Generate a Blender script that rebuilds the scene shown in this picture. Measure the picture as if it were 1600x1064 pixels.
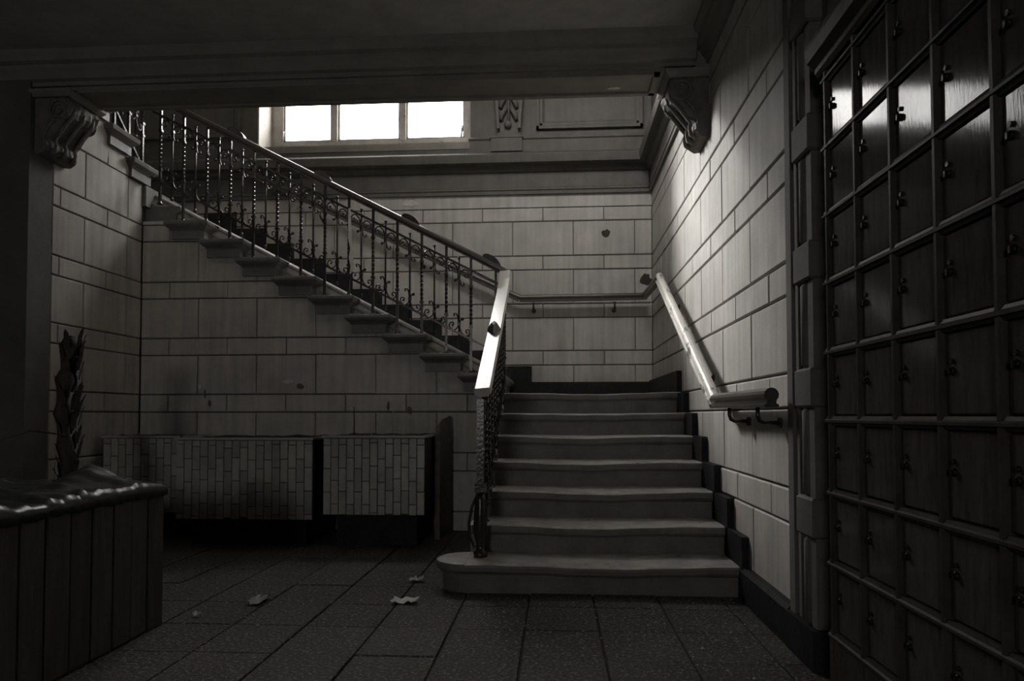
import bpy, math, random
from mathutils import Vector, Matrix, noise

for o in list(bpy.data.objects):
    bpy.data.objects.remove(o)
SC = bpy.context.scene
COL = SC.collection
random.seed(7)
S = 1.5            # metres per survey unit
FZ = 0.63          # eye height above the floor, survey units

def T(p):
    return Vector((S * p[0], S * p[1], S * (p[2] + FZ)))

# ------------------------------------------------------------------ camera
F_PX, CX, CY = 1151.58, 788.66, 611.52
YAW, PIT, ROL = -0.0677, 0.0326, -0.0007
cam_d = bpy.data.cameras.new('camera')
cam = bpy.data.objects.new('camera', cam_d)
COL.objects.link(cam)
w = Vector((math.sin(YAW) * math.cos(PIT), math.cos(YAW) * math.cos(PIT), math.sin(PIT)))
r0 = Vector((math.cos(YAW), -math.sin(YAW), 0))
u0 = r0.cross(w)
r = math.cos(ROL) * r0 + math.sin(ROL) * u0
u = -math.sin(ROL) * r0 + math.cos(ROL) * u0
m = Matrix((r, u, -w)).transposed().to_4x4()
m.translation = T((0, 0, 0))
cam.matrix_world = m
cam_d.sensor_width = 36
cam_d.lens = F_PX / 1600 * 36
cam_d.shift_x = (800 - CX) / 1600
cam_d.shift_y = (CY - 532) / 1600
cam_d.clip_start = 0.05
SC.camera = cam

# ------------------------------------------------------------------ light and exposure
SC.view_settings.view_transform = 'Standard'
SC.view_settings.look = 'None'
SC.view_settings.exposure = 0.3
SC.view_settings.gamma = 1.0
SC.view_settings.use_curve_mapping = False
SC.cycles.use_denoising = True
SC.cycles.max_bounces = 10
SC.cycles.diffuse_bounces = 7
SC.cycles.sample_clamp_indirect = 6.0
SC.cycles.caustics_reflective = False
SC.cycles.caustics_refractive = False
SKY = 15.0
wd = bpy.data.worlds.new('overcast_sky')
SC.world = wd
wd.use_nodes = True
bg = wd.node_tree.nodes['Background']
bg.inputs[0].default_value = (1.0, 0.98, 0.95, 1)
bg.inputs[1].default_value = SKY

def area(name, loc, rot, sx, sy, power, portal=False):
    l = bpy.data.lights.new(name, 'AREA')
    l.shape = 'RECTANGLE'
    l.size, l.size_y = sx * S, sy * S
    l.energy = power
    l.color = (1.0, 0.98, 0.95)
    o = bpy.data.objects.new(name, l)
    COL.objects.link(o)
    o.location = T(loc)
    o.rotation_euler = rot
    if portal:
        l.cycles.is_portal = True
    return o

WX0, WX1, WZ0, WZ1, WY = -2.03, -0.62, 1.985, 3.02, 5.25
area('window_portal', ((WX0 + WX1) / 2, WY + 0.1, (WZ0 + WZ1) / 2), (math.radians(-90), 0, 0), WX1 - WX0, WZ1 - WZ0, 1, True)
# added unseen window above the beam, there to light the back wall
W2 = (-0.60, 0.50, 2.28, 2.82)
area('window_portal', ((W2[0] + W2[1]) / 2, 3.10, (W2[2] + W2[3]) / 2), (math.radians(90), 0, 0), W2[1] - W2[0], W2[3] - W2[2], 1, True)
# low hazy sun behind the clouds, shining in through the stair window
sl_ = bpy.data.lights.new('hazy_sun', 'SUN')
sl_.energy = 13.0
sl_.angle = math.radians(20)
sl_.color = (1.0, 0.985, 0.96)
so_ = bpy.data.objects.new('hazy_sun', sl_)
COL.objects.link(so_)
so_.rotation_euler = Vector((1.0, -0.88, -0.84)).to_track_quat('-Z', 'Y').to_euler()
so_.location = T((-4, 9, 6))
# added unseen window behind the viewer, a dim fill for the foreground
W3 = (-1.55, -0.65, 0.32, 1.05)
area('window_portal', ((W3[0] + W3[1]) / 2, -4.40, (W3[2] + W3[3]) / 2), (math.radians(90), 0, 0), W3[1] - W3[0], W3[3] - W3[2], 1, True)

# ------------------------------------------------------------------ materials
def mat(name, col, rough=0.7, metal=0.0, var=0.12, bump=0.15, scale=6.0, rnd=0.0, streak=0.0, spec=0.5, dark=None, coat=0.0, stretch=(1, 1, 1), fine=60.0, rvar=0.0, crough=0.2):
    m = bpy.data.materials.new(name)
    m.use_nodes = True
    nt = m.node_tree
    N, L = nt.nodes, nt.links
    b = N['Principled BSDF']
    b.inputs['Roughness'].default_value = rough
    b.inputs['Metallic'].default_value = metal
    b.inputs['Specular IOR Level'].default_value = spec
    b.inputs['Coat Weight'].default_value = coat
    b.inputs['Coat Roughness'].default_value = crough
    g = N.new('ShaderNodeNewGeometry')
    mp = N.new('ShaderNodeMapping')
    mp.inputs['Scale'].default_value = stretch
    L.new(g.outputs['Position'], mp.inputs[0])
    n1 = N.new('ShaderNodeTexNoise')
    n1.inputs['Scale'].default_value = scale
    n1.inputs['Detail'].default_value = 6
    n1.inputs['Roughness'].default_value = 0.65
    L.new(mp.outputs[0], n1.inputs['Vector'])
    mr = N.new('ShaderNodeMapRange')
    mr.inputs[1].default_value = 0.3
    mr.inputs[2].default_value = 0.7
    mr.inputs[3].default_value = 1 - var
    mr.inputs[4].default_value = 1 + var
    L.new(n1.outputs[0], mr.inputs[0])
    cur = mr.outputs[0]
    def mul(a, bb):
        x = N.new('ShaderNodeMath')
        x.operation = 'MULTIPLY'
        L.new(a, x.inputs[0])
        L.new(bb, x.inputs[1])
        return x.outputs[0]
    if rnd:
        oi = N.new('ShaderNodeObjectInfo')
        q = N.new('ShaderNodeMapRange')
        q.inputs[3].default_value = 1 - rnd
        q.inputs[4].default_value = 1 + rnd
        L.new(oi.outputs['Random'], q.inputs[0])
        cur = mul(cur, q.outputs[0])
    if streak:
        mp2 = N.new('ShaderNodeMapping')
        mp2.inputs['Scale'].default_value = (9, 9, 0.5)
        L.new(g.outputs['Position'], mp2.inputs[0])
        n2 = N.new('ShaderNodeTexNoise')
        n2.inputs['Scale'].default_value = 2.0
        n2.inputs['Detail'].default_value = 5
        L.new(mp2.outputs[0], n2.inputs['Vector'])
        q = N.new('ShaderNodeMapRange')
        q.inputs[1].default_value = 0.3
        q.inputs[2].default_value = 0.7
        q.inputs[3].default_value = 1 - streak
        q.inputs[4].default_value = 1 + streak
        L.new(n2.outputs[0], q.inputs[0])
        cur = mul(cur, q.outputs[0])
    mx = N.new('ShaderNodeMix')
    mx.data_type = 'RGBA'
    mx.blend_type = 'MULTIPLY'
    mx.inputs[0].default_value = 1
    mx.inputs[6].default_value = (*col, 1)
    L.new(cur, mx.inputs[7])
    out = mx.outputs[2]
    if dark:            # worn or stained patches: (colour, threshold, softness, scale)
        dc, th, so, dsc = dark
        n3 = N.new('ShaderNodeTexNoise')
        n3.inputs['Scale'].default_value = dsc
        n3.inputs['Detail'].default_value = 8
        n3.inputs['Roughness'].default_value = 0.7
        L.new(mp.outputs[0], n3.inputs['Vector'])
        q = N.new('ShaderNodeMapRange')
        q.inputs[1].default_value = th
        q.inputs[2].default_value = th + so
        L.new(n3.outputs[0], q.inputs[0])
        m2 = N.new('ShaderNodeMix')
        m2.data_type = 'RGBA'
        L.new(q.outputs[0], m2.inputs[0])
        L.new(out, m2.inputs[6])
        m2.inputs[7].default_value = (*dc, 1)
        out = m2.outputs[2]
    L.new(out, b.inputs['Base Color'])
    if rvar:
        q = N.new('ShaderNodeMapRange')
        q.inputs[1].default_value = 0.35
        q.inputs[2].default_value = 0.65
        q.inputs[3].default_value = max(0.05, rough - rvar)
        q.inputs[4].default_value = min(1, rough + rvar)
        L.new(n1.outputs[0], q.inputs[0])
        L.new(q.outputs[0], b.inputs['Roughness'])
    if bump:
        n4 = N.new('ShaderNodeTexNoise')
        n4.inputs['Scale'].default_value = fine
        n4.inputs['Detail'].default_value = 4
        L.new(mp.outputs[0], n4.inputs['Vector'])
        bp = N.new('ShaderNodeBump')
        bp.inputs['Strength'].default_value = bump
        bp.inputs['Distance'].default_value = 0.01
        L.new(n4.outputs[0], bp.inputs['Height'])
        L.new(bp.outputs[0], b.inputs['Normal'])
    return m

M = {}
M['stone'] = mat('pale_wall_stone', (0.43, 0.41, 0.382), 0.62, var=0.16, rnd=0.06, streak=0.14, bump=0.12, scale=3, fine=80)
M['joint'] = mat('wall_mortar', (0.13, 0.12, 0.11), 0.9, bump=0.1)
M['plaster'] = mat('old_plaster', (0.24, 0.225, 0.20), 0.75, var=0.18, streak=0.08, bump=0.15, scale=3)
M['ceiling'] = mat('grimy_ceiling', (0.42, 0.41, 0.39), 0.9, var=0.15, bump=0.1)
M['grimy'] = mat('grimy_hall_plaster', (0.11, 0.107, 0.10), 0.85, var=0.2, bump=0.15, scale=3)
M['moulding'] = mat('moulded_plaster', (0.22, 0.205, 0.185), 0.7, var=0.15, bump=0.12, scale=5)
M['entab'] = mat('shade_dark_entablature', (0.105, 0.099, 0.089), 0.7, var=0.2, streak=0.1, bump=0.15, scale=4)  # shade of the upper wall put into the base colour
M['carving'] = mat('carved_stone', (0.15, 0.14, 0.125), 0.7, var=0.3, bump=0.4, scale=14, fine=70)
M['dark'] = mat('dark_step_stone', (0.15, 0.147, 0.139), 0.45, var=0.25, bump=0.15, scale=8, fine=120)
M['tread'] = mat('lit_tread_stone', (0.50, 0.485, 0.46), 0.5, var=0.3, bump=0.25, scale=7, fine=110, dark=((0.15, 0.147, 0.139), 0.6, 0.08, 9))  # paler than the step stone: light falling on the treads painted in
M['string'] = mat('string_stone', (0.27, 0.258, 0.24), 0.55, var=0.2, bump=0.15, scale=10)
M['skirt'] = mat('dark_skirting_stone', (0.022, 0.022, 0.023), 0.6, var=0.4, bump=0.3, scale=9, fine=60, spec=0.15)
M['floor'] = mat('worn_floor_tile', (0.085, 0.077, 0.071), 0.6, var=0.55, spec=0.12, bump=1.0, rnd=0.1, scale=3, fine=60, rvar=0.2, dark=((0.30, 0.28, 0.265), 0.53, 0.09, 60))
M['grout'] = mat('floor_joint_dirt', (0.02, 0.019, 0.018), 0.9, var=0.3)
M['iron'] = mat('wrought_iron', (0.05, 0.047, 0.043), 0.24, metal=0.35, var=0.3, bump=0.15, scale=20)
M['pilaster'] = mat('dark_pilaster_stone', (0.13, 0.124, 0.115), 0.7, var=0.2, bump=0.15, scale=5)
M['rail'] = mat('varnished_rail_wood', (0.075, 0.066, 0.058), 0.32, var=0.25, bump=0.08, scale=10, coat=0.15, spec=0.3)
M['rail_glare'] = mat('glare_pale_rail_wood', (0.66, 0.64, 0.60), 0.34, var=0.08, bump=0.03, scale=8, coat=1.0, crough=0.27)  # pale copy of the rail wood, window glare put into its colour
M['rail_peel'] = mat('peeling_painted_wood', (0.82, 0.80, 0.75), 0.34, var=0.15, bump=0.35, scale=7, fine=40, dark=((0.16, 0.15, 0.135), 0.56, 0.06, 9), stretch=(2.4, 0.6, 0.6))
M['locker'] = mat('varnished_locker_wood', (0.085, 0.079, 0.071), 0.09, var=0.3, bump=0.02, scale=9, stretch=(4, 4, 0.8), fine=30, rnd=0.1, spec=0.065)
M['locker_frame'] = mat('locker_frame_wood', (0.06, 0.056, 0.051), 0.45, var=0.3, bump=0.15, scale=9, fine=40, spec=0.08)
M['lock'] = mat('lock_metal', (0.02, 0.019, 0.017), 0.4, metal=0.3, spec=0.2)
M['frame'] = mat('window_frame_paint', (0.36, 0.34, 0.31), 0.55, var=0.2, bump=0.15, dark=((0.15, 0.14, 0.13), 0.6, 0.1, 9))
M['tile'] = mat('planter_tile', (0.37, 0.37, 0.34), 0.38, var=0.22, rnd=0.2, bump=0.1, scale=7)
M['tile_back'] = mat('planter_mortar', (0.06, 0.058, 0.055), 0.9)
M['soil'] = mat('dry_soil', (0.045, 0.04, 0.036), 0.95, var=0.5, bump=0.8, fine=40)
M['board'] = mat('dark_boards', (0.10, 0.096, 0.09), 0.6, var=0.3, rnd=0.2, scale=6, stretch=(4, 4, 0.5))
M['plastic'] = mat('wrinkled_sheet', (0.05, 0.05, 0.047), 0.3, var=0.3, bump=0.2, fine=25, spec=0.16)
M['bark'] = mat('dry_stem_fibre', (0.05, 0.046, 0.04), 0.85, var=0.5, bump=0.6, scale=12, fine=50)
M['paper'] = mat('torn_paper', (0.75, 0.73, 0.69), 0.8, var=0.1, bump=0.0)
M['chip'] = mat('bare_backing_in_chip', (0.05, 0.046, 0.042), 0.95, var=0.5, bump=0.6)
M['pale_chip'] = mat('pale_bare_plaster', (0.55, 0.53, 0.49), 0.9, var=0.2, bump=0.3)
M['reed'] = mat('dry_reed', (0.45, 0.43, 0.38), 0.7)
gl = bpy.data.materials.new('window_glass')
gl.use_nodes = True
nt = gl.node_tree
for n in list(nt.nodes):
    nt.nodes.remove(n)
no = nt.nodes.new('ShaderNodeOutputMaterial')
nm = nt.nodes.new('ShaderNodeMixShader')
ntr = nt.nodes.new('ShaderNodeBsdfTransparent')
ngl = nt.nodes.new('ShaderNodeBsdfGlossy')
ngl.inputs['Roughness'].default_value = 0.05
ntr.inputs[0].default_value = (0.95, 0.95, 0.95, 1)
nm.inputs[0].default_value = 0.06
nt.links.new(ntr.outputs[0], nm.inputs[1])
nt.links.new(ngl.outputs[0], nm.inputs[2])
nt.links.new(nm.outputs[0], no.inputs[0])
M['glass'] = gl

# ------------------------------------------------------------------ builders
ORG = {}

class MB:
    def __init__(self):
        self.v, self.f, self.sm = [], [], []
    def add(self, vs, fs, smooth=False):
        o = len(self.v)
        self.v += [Vector(p) for p in vs]
        self.f += [tuple(i + o for i in f) for f in fs]
        self.sm += [smooth] * len(fs)
        return self
    def box(self, x0, x1, y0, y1, z0, z1):
        vs = [(x, y, z) for z in (z0, z1) for y in (y0, y1) for x in (x0, x1)]
        return self.add(vs, [(0, 2, 3, 1), (4, 5, 7, 6), (0, 1, 5, 4), (2, 6, 7, 3), (0, 4, 6, 2), (1, 3, 7, 5)])
    def loft(self, rings, smooth=False, caps=True, closed=True):
        n = len(rings[0])
        vs = [p for rg in rings for p in rg]
        fs = []
        for i in range(len(rings) - 1):
            for j in range(n if closed else n - 1):
                k = (j + 1) % n
                fs.append((i * n + j, i * n + k, (i + 1) * n + k, (i + 1) * n + j))
        self.add(vs, fs, smooth)
        if caps:
            o = len(self.v) - len(vs)
            self.f += [tuple(o + j for j in reversed(range(n))), tuple(o + (len(rings) - 1) * n + j for j in range(n))]
            self.sm += [False, False]
        return self
    def prism(self, poly, axis, a, b):
        """poly: 2D points in the two other axes (order kept), extruded along axis from a to b"""
        def P(q, t):
            return {'x': (t, q[0], q[1]), 'y': (q[0], t, q[1]), 'z': (q[0], q[1], t)}[axis]
        return self.loft([[P(q, a) for q in poly], [P(q, b) for q in poly]])
    def tube(self, pts, rad, n=6, caps=True, smooth=True):
        pts = [Vector(p) for p in pts]
        rads = rad if isinstance(rad, (list, tuple)) else [rad] * len(pts)
        rings = []
        prev = None
        for i, p in enumerate(pts):
            t = (pts[min(i + 1, len(pts) - 1)] - pts[max(i - 1, 0)]).normalized()
            if prev is None:
                a = Vector((0, 0, 1)) if abs(t.z) < 0.9 else Vector((1, 0, 0))
                nv = a.cross(t).normalized()
            else:
                nv = (prev - t * prev.dot(t)).normalized()
            prev = nv
            bv = t.cross(nv)
            rings.append([p + rads[i] * (math.cos(2 * math.pi * k / n) * nv + math.sin(2 * math.pi * k / n) * bv) for k in range(n)])
        return self.loft(rings, smooth, caps)
    def ball(self, c, rx, ry=None, rz=None, nu=10, nv=6):
        ry, rz = ry or rx, rz or rx
        rings = []
        for i in range(nv + 1):
            th = math.pi * (0.04 + 0.92 * i / nv)
            rings.append([(c[0] + rx * math.sin(th) * math.cos(2 * math.pi * k / nu), c[1] + ry * math.sin(th) * math.sin(2 * math.pi * k / nu), c[2] - rz * math.cos(th)) for k in range(nu)])
        return self.loft(rings, True)
    def sweep(self, prof, pts, side=None, up=None, smooth=False):
        """prof: list of (sideways, up) sections swept along pts, mitred in the vertical plane"""
        pts = [Vector(p) for p in pts]
        rings = []
        for i, p in enumerate(pts):
            t = (pts[min(i + 1, len(pts) - 1)] - pts[max(i - 1, 0)]).normalized()
            sd = side or Vector((t.y, -t.x, 0)).normalized()
            up_ = sd.cross(t)
            if up_.z < 0:
                up_ = -up_
            rings.append([p + sd * a + up_ * b for a, b in prof])
        return self.loft(rings, smooth)
    def build(self, name, m, parent=None, org=None, recalc=True):
        porg = ORG[parent.name] if parent else Vector((0, 0, 0))
        o_ = T(org) if org is not None else porg
        me = bpy.data.meshes.new(name)
        me.from_pydata([T(p) - o_ for p in self.v], [], self.f)
        me.materials.append(M[m])
        me.polygons.foreach_set('use_smooth', self.sm)
        if recalc:
            import bmesh
            bm = bmesh.new()
            bm.from_mesh(me)
            bmesh.ops.recalc_face_normals(bm, faces=bm.faces)
            bm.to_mesh(me)
            bm.free()
        me.update()
        ob = bpy.data.objects.new(name, me)
        COL.objects.link(ob)
        if parent:
            ob.parent = parent
        ob.location = o_ - porg
        ORG[ob.name] = o_
        return ob

def lit_tops(o):
    """light on the tread tops put into the colour: second material on the upward faces"""
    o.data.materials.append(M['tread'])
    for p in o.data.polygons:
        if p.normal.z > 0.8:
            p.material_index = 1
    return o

def tag(o, label=None, cat=None, group=None, kind=None):
    for k, v_ in (('label', label), ('category', cat), ('group', group), ('kind', kind)):
        if v_:
            o[k] = v_
    return o

def thing(name, base, label, cat, group=None):
    e = bpy.data.objects.new(name, None)
    e.empty_display_size = 0.1
    COL.objects.link(e)
    e.location = T(base)
    ORG[e.name] = T(base)
    return tag(e, label, cat, group)

def struct(name, mb, m, org=None):
    return tag(mb.build(name, m, None, org), kind='structure')

def dup(src, parent, shift=(0, 0, 0), rz=None):
    """one more object on the same mesh, moved by shift (survey units) or turned"""
    c = src.copy()
    COL.objects.link(c)
    c.parent = parent
    c.location = src.location + Vector(shift) * S
    if rz is not None:
        c.rotation_euler = (0, 0, rz)
    ORG[c.name] = ORG[src.name] + Vector(shift) * S
    return c

def chamfer_block(axis, face, depth, a0, a1, z0, z1, c=0.004):
    """stone block; axis 'y': spans a=x, face at y=face, body towards +depth; axis 'x': spans a=y"""
    mb = MB()
    back, mid = face + depth, face + (c if depth > 0 else -c)
    def P(a, d, z):
        return (a, d, z) if axis == 'y' else (d, a, z)
    def rect(i, d):
        return [P(a0 + i, d, z0 + i), P(a1 - i, d, z0 + i), P(a1 - i, d, z1 - i), P(a0 + i, d, z1 - i)]
    mb.loft([rect(0, back), rect(0, mid), rect(c, face)])
    return mb

ZC = [1.4201, 1.3248, 1.0882, 0.992, 0.7585, 0.6639, 0.4381, 0.3408, 0.1189, 0.0193, -0.2055, -0.3054, -0.5276]
COURSES = [(ZC[i + 1], ZC[i], i % 2 == 1) for i in range(len(ZC) - 1)]   # (low, high, tall)
GAP, GAPV = 0.0032, 0.002

def blocks(parent, axis, face, depth, lo, hi, j0, jl, profile=None, zmin=-9, zmax=9):
    for z0, z1, tall in COURSES:
        if z1 <= zmin + 0.02 or z0 >= zmax - 0.02:
            continue
        s = j0 + (0 if tall else 0.5 * jl)
        n0 = math.floor((lo - s) / jl)
        a = s + n0 * jl
        while a < hi:
            a0, a1 = max(a, lo), min(a + jl, hi)
            a += jl
            if a1 - a0 < 0.025:
                continue
            x0, x1, y0, y1 = a0 + GAPV, a1 - GAPV, max(z0, zmin) + GAP, min(z1, zmax) - GAP
            d = face + random.uniform(-0.0012, 0.0012)
            if profile is None:
                chamfer_block(axis, d, depth, x0, x1, y0, y1).build('stone_block', 'stone', parent, org=((x0 + x1) / 2, d, (y0 + y1) / 2) if axis == 'y' else (d, (x0 + x1) / 2, (y0 + y1) / 2))
                continue
            # clip under a stepped profile: list of (a_start, a_end, ztop)
            segs = []
            for p0, p1, zt in profile:
                q0, q1 = max(x0, p0), min(x1, p1)
                if q1 - q0 > 0.004 and zt > y0 + 0.006:
                    segs.append((q0, q1, min(y1, zt)))
            if not segs:
                continue
            if len(segs) > 0 and all(abs(sg[2] - y1) < 1e-6 for sg in segs) and abs(segs[0][0] - x0) < 0.006 and abs(segs[-1][1] - x1) < 0.006:
                chamfer_block(axis, d, depth, x0, x1, y0, y1).build('stone_block', 'stone', parent)
                continue
            poly = [(segs[0][0], y0), (segs[-1][1], y0)]
            for q0, q1, zt in reversed(segs):
                poly += [(q1, zt), (q0, zt)]
            pp = []
            for q in poly:
                if not pp or (abs(q[0] - pp[-1][0]) + abs(q[1] - pp[-1][1])) > 1e-5:
                    pp.append(q)
            MB().prism(pp, axis, d, d + depth).build('stone_block', 'stone', parent)

XR, YB, YS, XL = 0.6595, 5.0, 4.0344, -2.3512
XLL = -3.35       # far side of the third flight
ZTOP = 3.3        # stair well ceiling
ZCEIL = 1.62
D = 0.012         # blocks stand this proud of their backing
NOSE = [-0.275 - 0.2085 * k for k in range(11)]
ZK = [0.233 + 0.1085 * k for k in range(11)]

# ------------------------------------------------------------------ floor
fl = MB()
fl.box(-3.35, 1.0, -4.2, 5.1, -FZ - 0.08, -FZ - 0.006)
floor = struct('floor', fl, 'grout')
tw, tl = 0.22, 0.26
tx = [-0.09 + tw * i for i in range(-14, 5)]
for x in tx:
    for j in range(-3, 9):
        y = 1.93 + tl * j
        if y > 4.0:
            continue
        x0, x1 = x + 0.003, min(x + tw - 0.003, 0.92)
        if x1 - x0 < 0.03:
            continue
        dz = random.uniform(-0.0015, 0.0015)
        c = 0.002
        rg = lambda i, z: [(x0 + i, y + 0.001 + i, z), (x1 - i, y + 0.001 + i, z), (x1 - i, y + tl - 0.001 - i, z), (x0 + i, y + tl - 0.001 - i, z)]
        MB().loft([rg(0, -FZ - 0.02), rg(0, -FZ - c + dz), rg(c, -FZ + dz)]).build('floor_tile', 'floor', floor, org=(x + tw / 2, y + tl / 2, -FZ))

# ------------------------------------------------------------------ walls
# back wall with the window opening
bw = MB()
WO = (-2.075, -0.575, 1.86, 3.06)
yb0, yb1 = YB + D, YB + 0.36
bw.box(XLL, WO[0], yb0, yb1, -FZ, ZTOP).box(WO[1], 0.92, yb0, yb1, -FZ, ZTOP).box(WO[0], WO[1], yb0, yb1, -FZ, WO[2]).box(WO[0], WO[1], yb0, yb1, WO[3], ZTOP)
wall_back = struct('wall_back', bw, 'joint')
blocks(wall_back, 'y', YB, D + 0.004, -2.6, XR, -0.2846, 0.4141, zmin=0.1)
MB().box(-3.3, XR, YB - 0.001, YB + D + 0.004, 1.4201 + GAP, 1.512).build('plain_band', 'stone', wall_back)
MB().box(-3.3, WO[0], YB, YB + D + 0.004, 1.80, ZTOP).box(WO[1], XR, YB, YB + D + 0.004, 1.80, ZTOP).box(WO[0], WO[1], YB, YB + D + 0.004, WO[3], ZTOP).build('upper_plaster', 'entab', wall_back)
# chips in the face of the wall
def patch(parent, m, cx, cz, rx, rz, seed, axis='y', face=YB, d=-0.004):
    rnd = random.Random(seed)
    n = 14
    ring = [(cx + rx * math.cos(2 * math.pi * k / n) * rnd.uniform(0.65, 1.1), cz + rz * math.sin(2 * math.pi * k / n) * rnd.uniform(0.65, 1.1)) for k in range(n)]
    inner = [(cx + (a - cx) * 0.7, cz + (b - cz) * 0.7) for a, b in ring]
    mb = MB()
    P = (lambda q, t: (q[0], t, q[1])) if axis == 'y' else (lambda q, t: (t, q[0], q[1]))
    mb.loft([[P(q, face + 0.004) for q in ring], [P(q, face + d) for q in ring], [P(q, face + d - 0.0008) for q in inner]])
    return mb.build('chipped_patch', m, parent)
patch(wall_back, 'chip', 0.350, 1.235, 0.034, 0.03, 1)
patch(wall_back, 'chip', 0.615, 0.915, 0.04, 0.048, 2)
patch(wall_back, 'pale_chip', -0.99, 1.465, 0.06, 0.025, 3)
patch(wall_back, 'pale_chip', -1.83, 1.46, 0.05, 0.035, 5)
patch(wall_back, 'pale_chip', -1.6, 1.455, 0.06, 0.02, 6)

# right wall
rw = MB()
rw.box(XR + D, 0.95, 1.75, YB + 0.3, -FZ, ZTOP)
rw.box(0.95, 1.1, -4.2, 1.76, -FZ - 0.05, ZTOP).box(0.66, 0.96, 1.72, 1.80, -FZ, ZTOP)
wall_right = struct('wall_right', rw, 'joint')
blocks(wall_right, 'x', XR, D + 0.004, 2.075, YB, 4.1764 - 0.4144 * 8, 0.4144)
MB().box(XR - 0.001, XR + D + 0.004, 2.075, YB, 1.4201 + GAP, 1.512).build('plain_band', 'stone', wall_right)
MB().box(XR - 0.001, XR + D + 0.004, 2.075, YB, 1.512, ZTOP).build('upper_plaster', 'entab', wall_right)

# wall below the upper flight, facing the hall
prof = []
for k in range(9, -1, -1):
    a0 = XL if k == 9 else NOSE[k + 1]
    prof.append((a0 - 0.02 if k < 9 else a0, NOSE[k] - 0.02, ZK[k] - 0.098))
prof[-1] = (prof[-1][0], -0.30, prof[-1][2])
sp = MB()
poly = [(XL, -FZ), (-0.30, -FZ)]
for a0, a1, zt in reversed(prof):
    poly += [(a1, zt), (a0, zt)]
sp.prism(poly, 'y', YS + D, YS + 0.16)
wall_stair = struct('wall_stair', sp, 'joint')
blocks(wall_stair, 'y', YS, D + 0.004, XL, -0.30, -2.0159 - 0.3412 * 3, 0.3412, profile=prof, zmin=-0.5276)
MB().box(XL, -0.30, YS, YS + D + 0.004, -FZ, -0.531).build('stone_block', 'stone', wall_stair)

for i, (cx_, cz_, rx_, rz_) in enumerate([(-2.00, 0.16, 0.012, 0.016), (-1.49, 0.19, 0.035, 0.014), (-1.42, 0.165, 0.02, 0.02), (-1.97, 0.125, 0.006, 0.03), (-1.94, 0.07, 0.01, 0.02), (-0.92, 0.05, 0.008, 0.03), (-0.80, 0.03, 0.014, 0.025)]):
    patch(wall_stair, 'pale_chip' if i < 2 else 'joint', cx_, cz_, rx_, rz_, 20 + i, face=YS)
# left wall below the third flight
ZT = [1.425, 1.533, 1.641, 1.75, 1.86]
YT = [4.115, 3.915, 3.712, 3.51, 3.30]       # front (higher y) edge of each tread of the third flight
profl = [(3.10, YT[3], ZT[3] - 0.098), (YT[3], YT[2], ZT[2] - 0.098), (YT[2], YT[1], ZT[1] - 0.098), (YT[1], YS + 0.02, ZT[0] - 0.098)]
lw = MB()
poly = [(3.275, -FZ), (YS + 0.16, -FZ)]
for a0, a1, zt in reversed(profl):
    poly += [(a1 + (0.14 if a1 > 4.0 else 0), zt), (max(a0, 3.275), zt)]
lw.prism(poly, 'x', XL - 0.18, XL - D)
wall_left = struct('wall_left', lw, 'joint')
blocks(wall_left, 'x', XL, -D - 0.004, 3.28, YS - 0.001, 3.52 - 0.37 * 2, 0.37, profile=profl)
MB().prism([(3.28, 1.4236), (YS, 1.4236 - 0.1), (YS, 1.33), (3.93, 1.33), (3.93, 1.435), (3.73, 1.435), (3.73, 1.54), (3.28, 1.54)], 'x', XL, XL - D - 0.004).build('stone_block', 'stone', wall_left)
# wall end facing the hall, and the dark hall around the viewer
we = MB()
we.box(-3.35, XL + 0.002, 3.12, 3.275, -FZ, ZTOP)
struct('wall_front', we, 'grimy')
wo = MB()
wo.box(-3.5, -3.35, -4.2, YB + 0.36, -FZ - 0.05, ZTOP)
struct('wall_far_left', wo, 'plaster')
wr = MB()
wr.box(-3.5, W3[0], -4.35, -4.2, -FZ - 0.05, ZTOP).box(W3[1], 1.1, -4.35, -4.2, -FZ - 0.05, ZTOP)
wr.box(W3[0], W3[1], -4.35, -4.2, -FZ - 0.05, W3[2]).box(W3[0], W3[1], -4.35, -4.2, W3[3], ZTOP)
struct('wall_rear', wr, 'plaster')
ce = MB()
ce.box(-3.5, 1.1, -4.35, 3.20, ZCEIL, ZCEIL + 0.1)
struct('ceiling', ce, 'ceiling')
ce2 = MB()
ce2.box(-3.5, 1.1, 3.0, YB + 0.36, ZTOP, ZTOP + 0.1)
struct('ceiling_stairwell', ce2, 'ceiling')

# ------------------------------------------------------------------ beam, cornices, entablature
bm_ = MB()
bm_.box(-3.35, 0.70, 3.146, 3.365, 1.47, 1.64)
bm_.box(-3.35, W2[0], 3.146, 3.27, 1.64, ZTOP).box(W2[1], 0.70, 3.146, 3.27, 1.64, ZTOP).box(W2[0], W2[1], 3.146, 3.27, 1.64, W2[2]).box(W2[0], W2[1], 3.146, 3.27, W2[3], ZTOP)
trim_1 = struct('trim_1', bm_, 'moulding')
mb = MB()     # moulding along the front of the beam under the ceiling
mb.prism([(3.15, 1.485), (3.13, 1.485), (3.13, 1.503), (3.112, 1.51), (3.10, 1.535), (3.09, 1.55), (3.09, 1.565), (3.07, 1.575), (3.06, 1.60), (3.055, 1.625), (3.15, 1.625)], 'x', -3.35, 0.60)
mb.build('beam_cornice', 'moulding', trim_1)
mb = MB()     # frame on the soffit
for y0, y1 in ((3.148, 3.175), (3.335, 3.362)):
    mb.box(-2.15, 0.455, y0, y1, 1.46, 1.472)
mb.box(0.43, 0.455, 3.148, 3.362, 1.46, 1.472)
mb.build('soffit_frame', 'moulding', trim_1)
patch_ = MB()
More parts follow.
